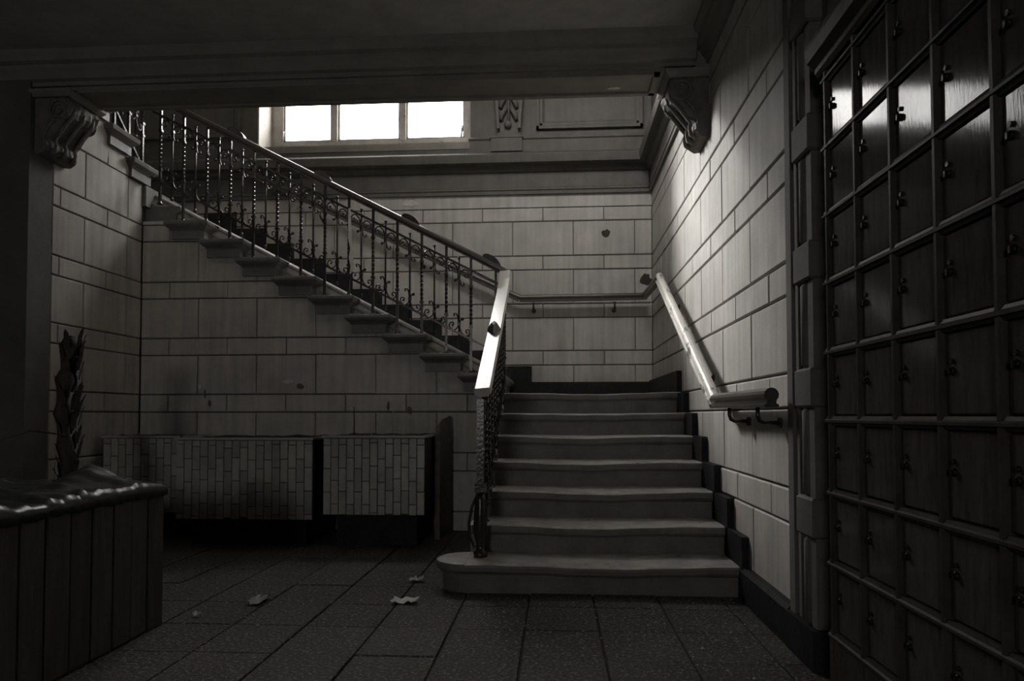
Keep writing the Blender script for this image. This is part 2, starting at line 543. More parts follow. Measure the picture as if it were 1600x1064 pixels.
patch_.loft([[(0.27 + 0.03 * math.cos(a) * (1 + 0.2 * math.sin(3 * a)), 3.29 + 0.012 * math.sin(a), z) for a in [2 * math.pi * k / 10 for k in range(10)]] for z in (1.4705, 1.468)])
patch_.build('chipped_patch', 'pale_chip', trim_1)
# ceiling cornice along the right wall of the hall
mb = MB()
mb.prism([(XR + 0.005, 1.50), (XR - 0.012, 1.50), (XR - 0.015, 1.52), (XR - 0.03, 1.535), (XR - 0.04, 1.555), (XR - 0.055, 1.56), (XR - 0.06, 1.585), (XR - 0.078, 1.60), (XR - 0.08, 1.625), (XR + 0.005, 1.625)], 'y', 2.06, 3.15)
struct('trim_2', mb, 'moulding')
# entablature round the stair well
def entab(sgn):
    # (projection from the wall, z)
    return [(-0.01, 1.509), (0.022, 1.509), (0.022, 1.531), (0.03, 1.537), (0.03, 1.549), (0.016, 1.558), (0.014, 1.655), (0.03, 1.662), (0.045, 1.675), (0.055, 1.69), (0.085, 1.694), (0.112, 1.70), (0.115, 1.712), (0.122, 1.75), (0.118, 1.757), (0.03, 1.80), (-0.01, 1.80)]
mb = MB()
mb.prism([(YB - p, z) for p, z in entab(1)], 'x', XLL, XR - 0.02)
mb.box(XLL, -0.585, YB - 0.02, YB + 0.02, 1.79, 1.832)
struct('trim_3', mb, 'entab')
mb = MB()
mb.prism([(XR - p * 0.8, z) for p, z in entab(1)], 'y', 3.36, YB)
mb.prism([(XR + 0.01, 1.79), (XR - 0.02, 1.79), (XR - 0.02, 1.90), (XR - 0.03, 1.91), (XR + 0.01, 1.92)], 'y', 3.36, YB)
struct('trim_4', mb, 'entab')
mb = MB()     # plinth band and moulded panel of the upper back wall
mb.box(-0.585, XR, YB - 0.018, YB + 0.01, 1.79, 1.885)
mb.prism([(YB + 0.01, 1.885), (YB - 0.018, 1.885), (YB - 0.028, 1.893), (YB - 0.028, 1.903), (YB - 0.008, 1.912), (YB + 0.01, 1.912)], 'x', -0.585, XR)
pf = [(0, 0.0), (0.03, 0.0), (0.03, 0.018), (0.022, 0.026), (0.022, 0.04), (0.008, 0.055), (0, 0.055)]
for x0, x1, z0, z1 in ((-0.12, 0.60, 1.955, 2.75), (-3.2, -2.20, 1.955, 2.75)):
    mb.prism([(YB - p, z0 + q) for p, q in pf], 'x', x0, x1)
    mb.prism([(YB - p, z1 - q) for p, q in pf], 'x', x0, x1)
    mb.prism([(x0 + q, YB - p) for p, q in pf], 'z', z0, z1)
    mb.prism([(x1 - q, YB - p) for p, q in pf], 'z', z0, z1)
struct('trim_5', mb, 'entab')

# ------------------------------------------------------------------ window
wf = MB()
fy0, fy1 = WY - 0.02, WY + 0.03
wf.box(WO[0] - 0.01, -1.985, fy0, fy1, 1.95, 3.06).box(-0.645, WO[1] + 0.01, fy0, fy1, 1.95, 3.06)
wf.box(-1.985, -0.645, fy0, fy1, 1.95, 2.005).box(-1.985, -0.645, fy0, fy1, 3.0, 3.06)
window_1 = struct('window_1', wf, 'frame')
panes = [(-1.985, -1.60), (-1.60, -1.095), (-1.095, -0.645)]
for i, (a, b) in enumerate(panes):
    if i:
        MB().box(a - 0.022, a + 0.022, fy0 - 0.01, fy1 - 0.004, 2.0, 3.02).build('mullion', 'frame', window_1)
    mb = MB()
    g = 0.0
    q0, q1 = a + (0.022 if i else 0.0), b - (0.022 if i < 2 else 0.0)
    mb.box(q0, q0 + 0.014, fy0 + 0.01, fy1 - 0.01, 2.003, 3.0).box(q1 - 0.014, q1, fy0 + 0.01, fy1 - 0.01, 2.003, 3.0)
    mb.box(q0, q1, fy0 + 0.01, fy1 - 0.01, 2.003, 2.02).box(q0, q1, fy0 + 0.01, fy1 - 0.01, 2.985, 3.0)
    sash = mb.build('sash', 'frame', window_1)
    MB().box(q0 + 0.012, q1 - 0.012, WY + 0.002, WY + 0.006, 2.018, 2.987).build('pane', 'glass', sash)
for x in (-1.975, -0.66):
    mb = MB()
    mb.box(x - 0.012, x + 0.012, fy0 - 0.014, fy0 + 0.002, 2.05, 2.09)
    mb.tube([(x, fy0 - 0.02, 2.075), (x, fy0 - 0.03, 2.06), (x - 0.004, fy0 - 0.03, 2.0)], 0.007, 6)
    mb.build('latch', 'frame', window_1)
mb = MB()
mb.box(W2[0], W2[1], 3.19, 3.22, W2[2], W2[2] + 0.03).box(W2[0], W2[1], 3.19, 3.22, W2[3] - 0.03, W2[3])
for x in (W2[0], (W2[0] + W2[1]) / 2 - 0.015, W2[1] - 0.03):
    mb.box(x, x + 0.03, 3.19, 3.22, W2[2], W2[3])
added_window_2 = struct('added_window_2', mb, 'frame')  # added opening, unseen, lights the landing wall
for a, b in ((W2[0] + 0.02, (W2[0] + W2[1]) / 2 - 0.01), ((W2[0] + W2[1]) / 2 + 0.01, W2[1] - 0.02)):
    MB().box(a, b, 3.203, 3.207, W2[2] + 0.02, W2[3] - 0.02).build('pane', 'glass', added_window_2)
mb = MB()
mb.box(W3[0], W3[1], -4.30, -4.26, W3[2], W3[2] + 0.03).box(W3[0], W3[1], -4.30, -4.26, W3[3] - 0.03, W3[3])
for x in (W3[0], (W3[0] + W3[1]) / 2 - 0.015, W3[1] - 0.03):
    mb.box(x, x + 0.03, -4.30, -4.26, W3[2], W3[3])
added_window_3 = struct('added_window_3', mb, 'frame')  # added opening, unseen, fills the dark hall
for a, b in ((W3[0] + 0.02, (W3[0] + W3[1]) / 2 - 0.01), ((W3[0] + W3[1]) / 2 + 0.01, W3[1] - 0.02)):
    MB().box(a, b, -4.282, -4.278, W3[2] + 0.02, W3[3] - 0.02).build('pane', 'glass', added_window_3)
mb = MB()     # stepped stone sill
mb.prism([(WY + 0.02, 1.86), (WY + 0.02, 1.962), (WY - 0.05, 1.955), (WY - 0.05, 1.93), (YB + 0.10, 1.925), (YB + 0.09, 1.905), (YB + 0.03, 1.90), (YB + 0.03, 1.875), (YB - 0.025, 1.872), (YB - 0.025, 1.83), (YB + 0.02, 1.83)], 'x', WO[0] + 0.002, WO[1] - 0.002)
mb.build('window_sill', 'moulding', window_1)
MB().box(WO[0] - 0.006, WO[0] + 0.004, YB - 0.004, WY, 1.9, 3.05).build('window_reveal', 'frame', window_1)

# ------------------------------------------------------------------ pilaster between the stair wall and the lockers
mb = MB()
mb.box(0.655, 0.95, 1.885, 2.075, -FZ, ZCEIL)
trim_6 = struct('trim_6', mb, 'pilaster')
mb = MB()
mb.box(0.640, 0.68, 2.035, 2.078, -FZ + 0.1, 1.5).box(0.646, 0.68, 2.0, 2.02, -FZ + 0.1, 1.5)
mb.build('jamb_strip', 'pilaster', trim_6)
for z0, z1, tall in COURSES:
    if tall:
        mb = MB()
        mb.tube([(0.648, 1.935, z0), (0.648, 1.935, z0 + 0.01), (0.648, 1.935, z1 - 0.01), (0.648, 1.935, z1)], [0.006, 0.016, 0.016, 0.006], 10)
        mb.box(0.642, 0.70, 1.875, 1.912, z0, z1)
        mb.build('roll_moulding', 'pilaster', trim_6)
    else:
        mb = MB()
        rg = lambda i, z: [(0.630 + i, 1.866 + i, z), (0.70, 1.866 + i, z), (0.70, 1.985 - i, z), (0.630 + i, 1.985 - i, z)]
        mb.loft([rg(0.006, z0), rg(0, z0 + 0.006), rg(0, z1 - 0.006), rg(0.006, z1)])
        mb.build('quoin_block', 'pilaster', trim_6)
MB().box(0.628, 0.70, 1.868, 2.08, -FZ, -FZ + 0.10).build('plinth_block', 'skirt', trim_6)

# ------------------------------------------------------------------ skirtings
mb = MB()
sk = [(3.884, 0.233), (3.687, 0.115), (3.464, 0.011), (3.24, -0.093), (2.998, -0.199), (2.782, -0.307), (2.572, -0.416)]
yb_ = YB
for (y, z), nxt in zip(sk, sk[1:] + [None]):
    c = 0.006
    mb.prism([(y, z - 0.30), (yb_ + 0.03, z - 0.30), (yb_ + 0.03, z), (y + c, z), (y, z - c)], 'x', 0.633, XR + 0.005)
    yb_ = y
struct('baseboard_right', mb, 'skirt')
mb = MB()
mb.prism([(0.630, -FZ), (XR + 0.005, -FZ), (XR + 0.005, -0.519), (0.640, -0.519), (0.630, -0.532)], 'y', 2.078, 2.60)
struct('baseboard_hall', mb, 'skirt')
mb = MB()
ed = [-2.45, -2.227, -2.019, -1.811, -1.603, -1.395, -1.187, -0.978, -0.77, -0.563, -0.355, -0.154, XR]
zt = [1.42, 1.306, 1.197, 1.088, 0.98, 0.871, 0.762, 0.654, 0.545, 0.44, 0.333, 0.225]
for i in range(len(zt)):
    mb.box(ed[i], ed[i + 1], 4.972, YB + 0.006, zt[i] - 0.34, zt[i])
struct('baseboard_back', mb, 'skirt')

# ------------------------------------------------------------------ staircase
stairs = thing('staircase', (0.16, 2.6, -FZ), 'worn dark stone staircase rising from the hall floor and turning left at a landing', 'staircase')
ZS = [-0.522 + 0.107 * k for k in range(7)]
YF = [2.60 + 0.21 * k for k in range(7)]
XA, XB = -0.325, 0.655
for k in range(7):
    z, y = ZS[k], YF[k]
    zl = ZS[k - 1] if k else -FZ
    depth = 0.30 if k < 6 else 1.12
    mb = MB()
    rings = []
    nx = 24
    rr = random.Random(k)
    ph = rr.uniform(0, 6)
    for i in range(nx + 1):
        t = i / nx
        x = XA + (XB - XA) * t
        dip = -0.010 * math.exp(-((t - 0.48) / 0.27) ** 2) + 0.0015 * math.sin(9 * t + ph) + 0.0008 * math.sin(31 * t + ph)
        zz = z + dip
        e = 0.012 if t in (0.0, 1.0) else 0.0
        rings.append([(x, y + 0.028, zl - 0.012), (x, y + 0.024, z - 0.042), (x, y + 0.010, zz - 0.036), (x, y + 0.001, zz - 0.026), (x, y, zz - 0.012), (x, y + 0.003, zz - 0.004), (x, y + 0.012, zz), (x, y + 0.07, zz + 0.2 * -dip), (x, y + depth, z), (x, y + depth, zl - 0.012)])
    if k == 0:      # bullnose end carrying the newel
        R = 0.115
        left = []
        for j in range(9):
            a = math.pi * j / 8
            pass
    mb.loft(rings)
    if k == 0:
        prof_ = [(0.028, zl), (0.024, z - 0.042), (0.010, z - 0.036), (0.001, z - 0.026), (0.0, z - 0.012), (0.003, z - 0.004), (0.012, z)]
        cx_, cy_, R = XA + 0.005, y + 0.118, 0.118
        rg_ = []
        for off, zz in prof_:
            rg_.append([(cx_ - (R - off) * math.sin(math.pi * j / 14), cy_ - (R - off) * math.cos(math.pi * j / 14), zz) for j in range(15)])
        mb.loft(rg_, closed=True)
    elif k == 1:
        pass
    lit_tops(mb.build('step', 'dark', stairs))
mb = MB()       # left flank of the lower flight
poly = [(YF[0] + 0.03, -FZ)]
for k in range(7):
    poly += [(YF[k] + 0.03, ZS[k] - 0.02), (YF[k] + 0.24, ZS[k] - 0.02)]
poly += [(YS + 0.2, ZS[6] - 0.02), (YS + 0.2, -FZ)]
pp = []
for q in poly:
    if not pp or abs(q[0] - pp[-1][0]) + abs(q[1] - pp[-1][1]) > 1e-4:
        pp.append(q)
mb.prism(pp, 'x', -0.29, -0.25)
mb.build('flank', 'stone', stairs)
# upper flight: treads with moulded ends standing out of the wall below
for k in range(10):
    z, xr = ZK[k], NOSE[k]
    mb = MB()
    xl = xr - 0.29 if k < 9 else XLL
    zl = z - 0.1085
    mb.prism([(xr - 0.03, zl - 0.012), (xr - 0.026, z - 0.04), (xr - 0.010, z - 0.034), (xr, z - 0.022), (xr, z - 0.008), (xr - 0.008, z), (xl, z), (xl, zl - 0.012)], 'y', YS + 0.05, YB)
    if k < 9:
        def rg(l, rgt, fy, zz):
            return [(xr - l, fy, zz), (xr - rgt, fy, zz), (xr - rgt, YS + 0.11, zz), (xr - l, YS + 0.11, zz)]
        mb.loft([rg(0.226, 0.034, YS - 0.020, z - 0.100), rg(0.226, 0.034, YS - 0.020, z - 0.055), rg(0.230, 0.030, YS - 0.022, z - 0.050), rg(0.236, 0.020, YS - 0.030, z - 0.041),
                 rg(0.246, 0.008, YS - 0.042, z - 0.034), rg(0.253, 0.002, YS - 0.050, z - 0.026), rg(0.256, 0.0, YS - 0.054, z - 0.018), rg(0.256, 0.0, YS - 0.054, z - 0.006), rg(0.250, 0.004, YS - 0.049, z)])
    lit_tops(mb.build('step', 'dark', stairs))
mb = MB()       # raking string behind the tread ends
sl = 0.1085 / 0.2085
zl_ = lambda x: ZK[0] + (NOSE[0] - x) * sl
x0_, x1_ = -2.36, -0.30
sp_ = [(4.165, 0.001), (4.150, 0.001), (4.142, -0.003), (4.128, -0.010), (4.122, -0.022), (4.128, -0.030), (4.110, -0.045), (4.098, -0.062), (4.094, -0.072), (4.100, -0.080), (4.092, -0.135), (4.165, -0.135)]
mb.loft([[(x, y, zl_(x) + dz) for y, dz in sp_] for x in (x0_, x1_)])
mb.build('string_moulding', 'string', stairs)
# third flight over the left wall, climbing towards the viewer
for k in range(4):
    z, yf = ZT[k], YT[k]
    zl = z - 0.108
    mb = MB()
    mb.prism([(yf - 0.03, zl - 0.012), (yf - 0.02, z - 0.04), (yf, z - 0.022), (yf, z - 0.006), (yf - 0.008, z), (max(yf - 0.29, 3.28), z), (max(yf - 0.29, 3.28), zl - 0.012)], 'x', XLL, XL - 0.05)
    def rg(l, rgt, fx, zz):
        return [(fx, yf - l, zz), (fx, yf - rgt, zz), (XL - 0.10, yf - rgt, zz), (XL - 0.10, yf - l, zz)]
    mb.loft([rg(0.226, 0.034, XL + 0.020, z - 0.100), rg(0.226, 0.034, XL + 0.020, z - 0.055), rg(0.236, 0.020, XL + 0.030, z - 0.041), rg(0.253, 0.002, XL + 0.050, z - 0.026), rg(0.256, 0.0, XL + 0.054, z - 0.006), rg(0.250, 0.004, XL + 0.049, z)])
    lit_tops(mb.build('step', 'dark', stairs))
mb = MB()
mb.box(XLL, XL + 0.02, YS, YB, 1.20, 1.3175)
mb.build('quarter_landing', 'dark', stairs)

# ------------------------------------------------------------------ wrought iron railings
U1 = 4.07 / 1151 / 8.19      # one pixel of the enlarged view, in survey units
SCR_L = [(-60, 112), (-68, 126), (-58, 140), (-40, 137), (-22, 115), (-12, 80), (-8, 40), (-8, 0), (-15, -35), (-35, -62), (-70, -74), (-105, -57), (-126, -20), (-118, 15), (-95, 28), (-72, 18), (-67, -2), (-82, -12)]
SCR_R = [(48, 52), (60, 62), (52, 74), (36, 68), (20, 48), (11, 22), (8, 0), (12, -60), (30, -110), (75, -160), (110, -157), (135, -127), (138, -95), (120, -72), (95, -78), (84, -98), (98, -112)]

def scroll_mesh(name, parent, org, flip):
    mb = MB()
    sg = -1 if flip else 1
    for pts in (SCR_L, SCR_R):
        P = [(org[0] + sg * a * U1, org[1], org[2] + sg * b * U1) for a, b in pts]
        n = len(P)
        mb.tube(P, [0.0042 if i < n - 2 else 0.0034 for i in range(n)], 5)
        mb.ball(P[-1], 0.0062, nu=6, nv=4)
        mb.ball(P[0], 0.0058, nu=6, nv=4)
    mb.box(org[0] - 0.009, org[0] + 0.009, org[1] - 0.009, org[1] + 0.009, org[2] - 0.007, org[2] + 0.007)
    return mb.build(name, 'iron', parent, org=org)

SRC = {}
def long_bar(parent, x, y, zb, zt, ztw0, ztw1, low):
    mb = MB()
    rings = []
    hw = 0.0068
    def sec(z, ang, h):
        return [(x + h * math.sqrt(2) * math.cos(ang + math.pi / 4 + k * math.pi / 2), y + h * math.sqrt(2) * math.sin(ang + math.pi / 4 + k * math.pi / 2), z) for k in range(4)]
    rings.append(sec(zb, 0, hw))
    n = 26
    for i in range(n + 1):
        t = i / n
        rings.append(sec(ztw0 + (ztw1 - ztw0) * t, t * math.pi * 4.5, hw * 0.92))
    rings.append(sec(ztw1 + 0.012, math.pi * 4.5, hw))
    rings.append(sec(zt, math.pi * 4.5, hw))
    mb.loft(rings)
    for zc in (ztw0 - 0.006, ztw1 + 0.006, low):
        mb.box(x - 0.0105, x + 0.0105, y - 0.0105, y + 0.0105, zc - 0.006, zc + 0.006)
    mb.loft([[(x + rr_ * math.cos(a), y + rr_ * math.sin(a), z) for a in [2 * math.pi * k / 8 for k in range(8)]] for rr_, z in ((0.017, zb - 0.002), (0.016, zb + 0.004), (0.009, zb + 0.012), (0.007, zb + 0.02))], True)
    return mb.build('twisted_baluster', 'iron', parent)

def short_bar(parent, x, y, zu, zl):
    mb = MB()
    zb, zt = zl - 0.060, zu + 0.030
    mb.tube([(x, y, zb), (x, y, zt)], 0.0055, 6)
    mb.ball((x, y, zt + 0.004), 0.0085, nu=8, nv=5)
    mb.ball((x, y, zb - 0.006), 0.0105, rz=0.013, nu=8, nv=5)
    return mb.build('plain_baluster', 'iron', parent)

def railing(root, P, rz, hz, uz, lz, tz, longs, shorts):
    """P(s) -> (x, y); rz turns the scrolls; hz/uz/lz heights of handrail underside, upper bar, lower bar; tz(s) tread height"""
    for s in longs:
        x, y = P(s)
        long_bar(root, x, y, tz(s), hz(s), lz(s) + 0.075, uz(s) - 0.095, lz(s))
    for s in shorts:
        x, y = P(s)
        short_bar(root, x, y, uz(s), lz(s))
        for flip, zc in ((False, lz(s) + 0.052), (True, uz(s) - 0.062)):
            key = flip
            if key not in SRC:
                SRC[key] = scroll_mesh('scroll', root, (x, y, zc), flip)
                SRC[key].rotation_euler = (0, 0, rz)
            else:
                c = SRC[key].copy()
                COL.objects.link(c)
                c.parent = root
                w_ = T((x, y, zc))
                c.location = w_ - ORG[root.name]
                c.rotation_euler = (0, 0, rz)
                ORG[c.name] = w_

def tread_up(x):
    z = 0.125
    for k in range(10):
        if x <= NOSE[k] - 0.004:
            z = ZK[k]
    return z
def tread_low(y):
    z = -FZ
    for k in range(7):
        if y >= YF[k] + 0.004:
            z = ZS[k]
    return z

RY, RX = 4.035, -0.272
rail = thing('stair_railing', (RX, 2.72, ZS[0]), 'wrought iron stair railing with scrolls, twisted bars and a glossy handrail above the steps', 'railing')
hz1 = lambda x: 0.823 + (-0.288 - x) * 0.5134      # top of the upper handrail
hz0 = lambda y: 0.10 + (y - 2.75) * 0.512          # top of the lower handrail
bar = [(-0.006, -0.008), (0.006, -0.008), (0.006, 0.008), (-0.006, 0.008)]
flat = [(-0.010, -0.0055), (0.010, -0.0055), (0.010, 0.0055), (-0.010, 0.0055)]
grip = [(-0.020, -0.052), (0.020, -0.052), (0.020, -0.044), (0.031, -0.036), (0.033, -0.018), (0.029, -0.006), (0.018, 0.0), (-0.018, 0.0), (-0.029, -0.006), (-0.033, -0.018), (-0.031, -0.036), (-0.020, -0.044)]
grip_s = [(a * 0.8, b * 0.7) for a, b in grip]
# upper flight
ux = lambda x: hz1(x) - 0.108
lx = lambda x: hz1(x) - 0.492
longs = [-0.3223 - 0.1377 * i for i in range(15)]
shorts = [-0.527 - 0.1377 * i for i in range(13)]
railing(rail, lambda s: (s, RY), 0, lambda s: hz1(s) - 0.03, ux, lx, tread_up, [q for q in longs if q > -2.31], shorts)
MB().sweep(flat, [(-2.30, RY, ux(-2.30)), (-0.29, RY, ux(-0.29))]).build('upper_bar', 'iron', rail)
MB().sweep(flat, [(-2.30, RY, lx(-2.30)), (-0.29, RY, lx(-0.29))]).build('lower_bar', 'iron', rail)
MB().sweep(grip_s, [(-2.40, RY, hz1(-2.40)), (-0.42, RY, hz1(-0.42)), (-0.30, RY, hz1(-0.30) - 0.002), (RX + 0.028, RY, hz1(RX) - 0.022)]).build('handrail', 'rail', rail)
# lower flight
uy = lambda y: hz0(y) - 0.099
ly = lambda y: hz0(y) - 0.492
longs = [2.89 + 0.1377 * i for i in range(9)]
shorts = [2.82 + 0.1377 * i for i in range(9)]
railing(rail, lambda s: (RX, s), -math.pi / 2, lambda s: hz0(s) - 0.05, uy, ly, tread_low, longs, shorts)
MB().sweep(flat, [(RX, 2.73, uy(2.73)), (RX, RY, uy(RY))]).build('upper_bar', 'iron', rail)
MB().sweep(flat, [(RX, 2.73, ly(2.73)), (RX, RY, ly(RY))]).build('lower_bar', 'iron', rail)
roll = math.radians(5.5)      # rail tilted left so its top catches the window glare
grip_r = [(a * math.cos(roll) - b * math.sin(roll), a * math.sin(roll) + b * math.cos(roll)) for a, b in [(math.copysign(0.028, q) if abs(q) == 0.018 else q, z_ * 0.7) for q, z_ in grip]]
o = MB().sweep(grip_r, [(RX, 2.755, hz0(2.755)), (RX, 3.30, hz0(3.30)), (RX, 3.80, hz0(3.80)), (RX, 3.90, hz0(3.90) + 0.004), (RX, 3.96, hz0(3.96) + 0.02), (RX, 4.01, hz0(4.01) + 0.05), (RX, RY + 0.03, hz1(RX) - 0.012)]).build('handrail', 'rail_glare', rail)
o['label'] = 'pale gleaming lower handrail'
# stops on the handrails
def knob(c, axis, slope):
    mb = MB()
    L_, H_, W_ = 0.050, 0.034, 0.020
    n = 10
    rings = []
    for side in (-1, 1):
        for inset in ((0.004, 0.0) if side < 0 else (0.0, 0.004)):
            rg = []
            for j in range(n + 1):
                a = math.pi * j / n
                h, v_ = (L_ - inset) * math.cos(a), (H_ - inset) * math.sin(a)
                wv = side * (W_ - (0.004 - inset if inset == 0.0 else 0.0) * 0)
                p = (h, wv, v_ + slope * h - 0.004)
                rg.append((c[0] + p[0], c[1] + p[1], c[2] + p[2]) if axis == 'x' else (c[0] + p[1], c[1] - p[0], c[2] + p[2]))
            rings.append(rg)
    mb.loft(rings)
    return mb.build('handrail_stop', 'iron', rail)
for x in (-1.802, -1.295, -0.797, -0.345):
    knob((x, RY, hz1(x)), 'x', -0.5134)
mb = MB()
yk, zk_ = 3.30, hz0(3.30)
rg = lambda s_, h: [(RX + a * s_, yk + b * s_, zk_ + h + b * s_ * 0.512) for a, b in ((-0.030, 0), (0, -0.055), (0.030, 0), (0, 0.055))]
mb.loft([rg(1, -0.003), rg(0.95, 0.012), rg(0.45, 0.036)])
mb.build('handrail_stop', 'iron', rail)
# newel at the foot
mb = MB()
nx_, ny_ = RX - 0.004, 2.735
mb.box(nx_ - 0.013, nx_ + 0.013, ny_ - 0.013, ny_ + 0.013, -0.27, 0.06)
mb.box(nx_ - 0.020, nx_ + 0.020, ny_ - 0.020, ny_ + 0.020, -0.285, -0.25)
mb.box(nx_ - 0.017, nx_ + 0.017, ny_ - 0.017, ny_ + 0.017, -0.13, -0.118)
mb.loft([[(nx_ + r_ * math.cos(2 * math.pi * k / 10), ny_ + r_ * math.sin(2 * math.pi * k / 10), z) for k in range(10)] for r_, z in ((0.014, -0.285), (0.019, -0.31), (0.024, -0.36), (0.026, -0.40), (0.022, -0.45), (0.015, -0.48), (0.018, -0.50), (0.026, -0.505), (0.026, ZS[0] - 0.002))], True)
mb.build('newel_post', 'iron', rail)
mb = MB()
mb.tube([(nx_ - 0.01, ny_ + 0.005, -0.29), (nx_ - 0.032, ny_, -0.34), (nx_ - 0.043, ny_, -0.40), (nx_ - 0.04, ny_, -0.45), (nx_ - 0.022, ny_, -0.49), (nx_ - 0.008, ny_, -0.475), (nx_ - 0.012, ny_, -0.455)], 0.006, 6)
mb.tube([(nx_ + 0.01, ny_ + 0.02, -0.29), (nx_ + 0.004, ny_ + 0.045, -0.34), (nx_, ny_ + 0.056, -0.40), (nx_, ny_ + 0.046, -0.45), (nx_, ny_ + 0.03, -0.48)], 0.006, 6)
mb.build('newel_scroll', 'iron', rail)
# third flight railing
rail3 = thing('stair_railing', (XL + 0.03, 3.9, ZT[1]), 'dark iron railing of the highest flight, half hidden by the beam at upper left', 'railing')
nose3 = lambda y: ZT[0] + (YT[0] - y) * 0.53
x3 = XL + 0.012
def tread3(y):
    z = 1.3175
    for k in range(4):
        if y <= YT[k] - 0.004:
            z = ZT[k]
    return z
hz3 = lambda y: nose3(y) + 0.60
railing(rail3, lambda s: (x3, s), math.pi / 2, lambda s: hz3(s) - 0.05, lambda s: hz3(s) - 0.099, lambda s: hz3(s) - 0.492, tread3, [4.0, 3.865, 3.73, 3.595], [3.93, 3.795, 3.66])
MB().sweep(flat, [(x3, 4.04, lx(-2.30) + 0.01), (x3, 3.40, hz3(3.40) - 0.492)]).build('lower_bar', 'iron', rail3)
MB().sweep(flat, [(x3, 4.04, hz3(4.04) - 0.099), (x3, 3.40, hz3(3.40) - 0.099)]).build('upper_bar', 'iron', rail3)
MB().sweep(grip, [(x3, 4.04, hz3(4.04)), (x3, 3.40, hz3(3.40))]).build('handrail', 'rail', rail3)

# ------------------------------------------------------------------ wall handrails
wrail = thing('wall_handrail', (0.592, 2.0, 0.0), 'peeling pale wooden handrail fixed to the right wall beside the steps', 'handrail')
rp = [(0.020 * math.sin(a), 0.020 * math.cos(a)) for a in [math.radians(d_) for d_ in range(-140, 141, 28)]]
rp = rp[::-1] + [(-0.013, -0.024), (-0.019, -0.026), (-0.019, -0.034), (0.019, -0.034), (0.019, -0.026), (0.013, -0.024)]
hx = 0.592
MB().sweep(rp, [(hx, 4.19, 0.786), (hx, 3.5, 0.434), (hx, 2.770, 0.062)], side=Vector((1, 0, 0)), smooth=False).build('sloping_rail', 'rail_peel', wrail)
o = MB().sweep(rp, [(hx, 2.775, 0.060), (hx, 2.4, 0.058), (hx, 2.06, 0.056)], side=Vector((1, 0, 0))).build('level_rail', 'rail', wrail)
o['label'] = 'dark level end of the rail'
def bracket(parent, pts):
    mb = MB()
    mb.tube(pts, 0.0065, 8)
    q = Vector(pts[-1])
    d_ = (q - Vector(pts[-2])).normalized()
    mb.tube([q - d_ * 0.004, q + d_ * 0.004], 0.016, 10)
    return mb.build('bracket', 'iron', parent)
for y, z in ((2.55, 0.022), (2.20, 0.02)):
    bracket(wrail, [(hx, y, z + 0.006), (hx, y, z - 0.022), (hx + 0.005, y, z - 0.036), (hx + 0.018, y, z - 0.042), (XR - 0.004, y, z - 0.042)])
for y, z in ((3.92, 0.61), (3.1, 0.195)):
    bracket(wrail, [(hx, y, z), (hx, y, z - 0.02), (hx + 0.006, y, z - 0.034), (hx + 0.02, y, z - 0.04), (XR - 0.004, y, z - 0.04)])
rp = [(a * 0.85, b * 0.85) for a, b in rp]
wrail2 = thing('wall_handrail', (0.2, 4.93, 0.78), 'dark wooden handrail running level along the back wall of the landing', 'handrail')
MB().sweep(rp, [(hx, 4.195, 0.786), (hx, 4.5, 0.79), (hx, 4.905, 0.797)], side=Vector((1, 0, 0))).build('corner_rail', 'rail', wrail2)
MB().sweep(rp, [(0.61, 4.915, 0.796), (0.2, 4.915, 0.793), (-0.235, 4.915, 0.79)], side=Vector((0, 1, 0))).build('level_rail', 'rail', wrail2)
MB().sweep(rp, [(-0.23, 4.915, 0.79), (-1.2, 4.915, 1.252), (-2.25, 4.915, 1.752)], side=Vector((0, 1, 0))).build('sloping_rail', 'rail', wrail2)
for x, z in ((-0.14, 0.755), (0.40, 0.755), (-0.9, 1.07), (-1.6, 1.40)):
    bracket(wrail2, [(x, 4.915, z), (x, 4.915, z - 0.025), (x, 4.92, z - 0.04), (x, 4.935, z - 0.046), (x, YB - 0.004, z - 0.046)])

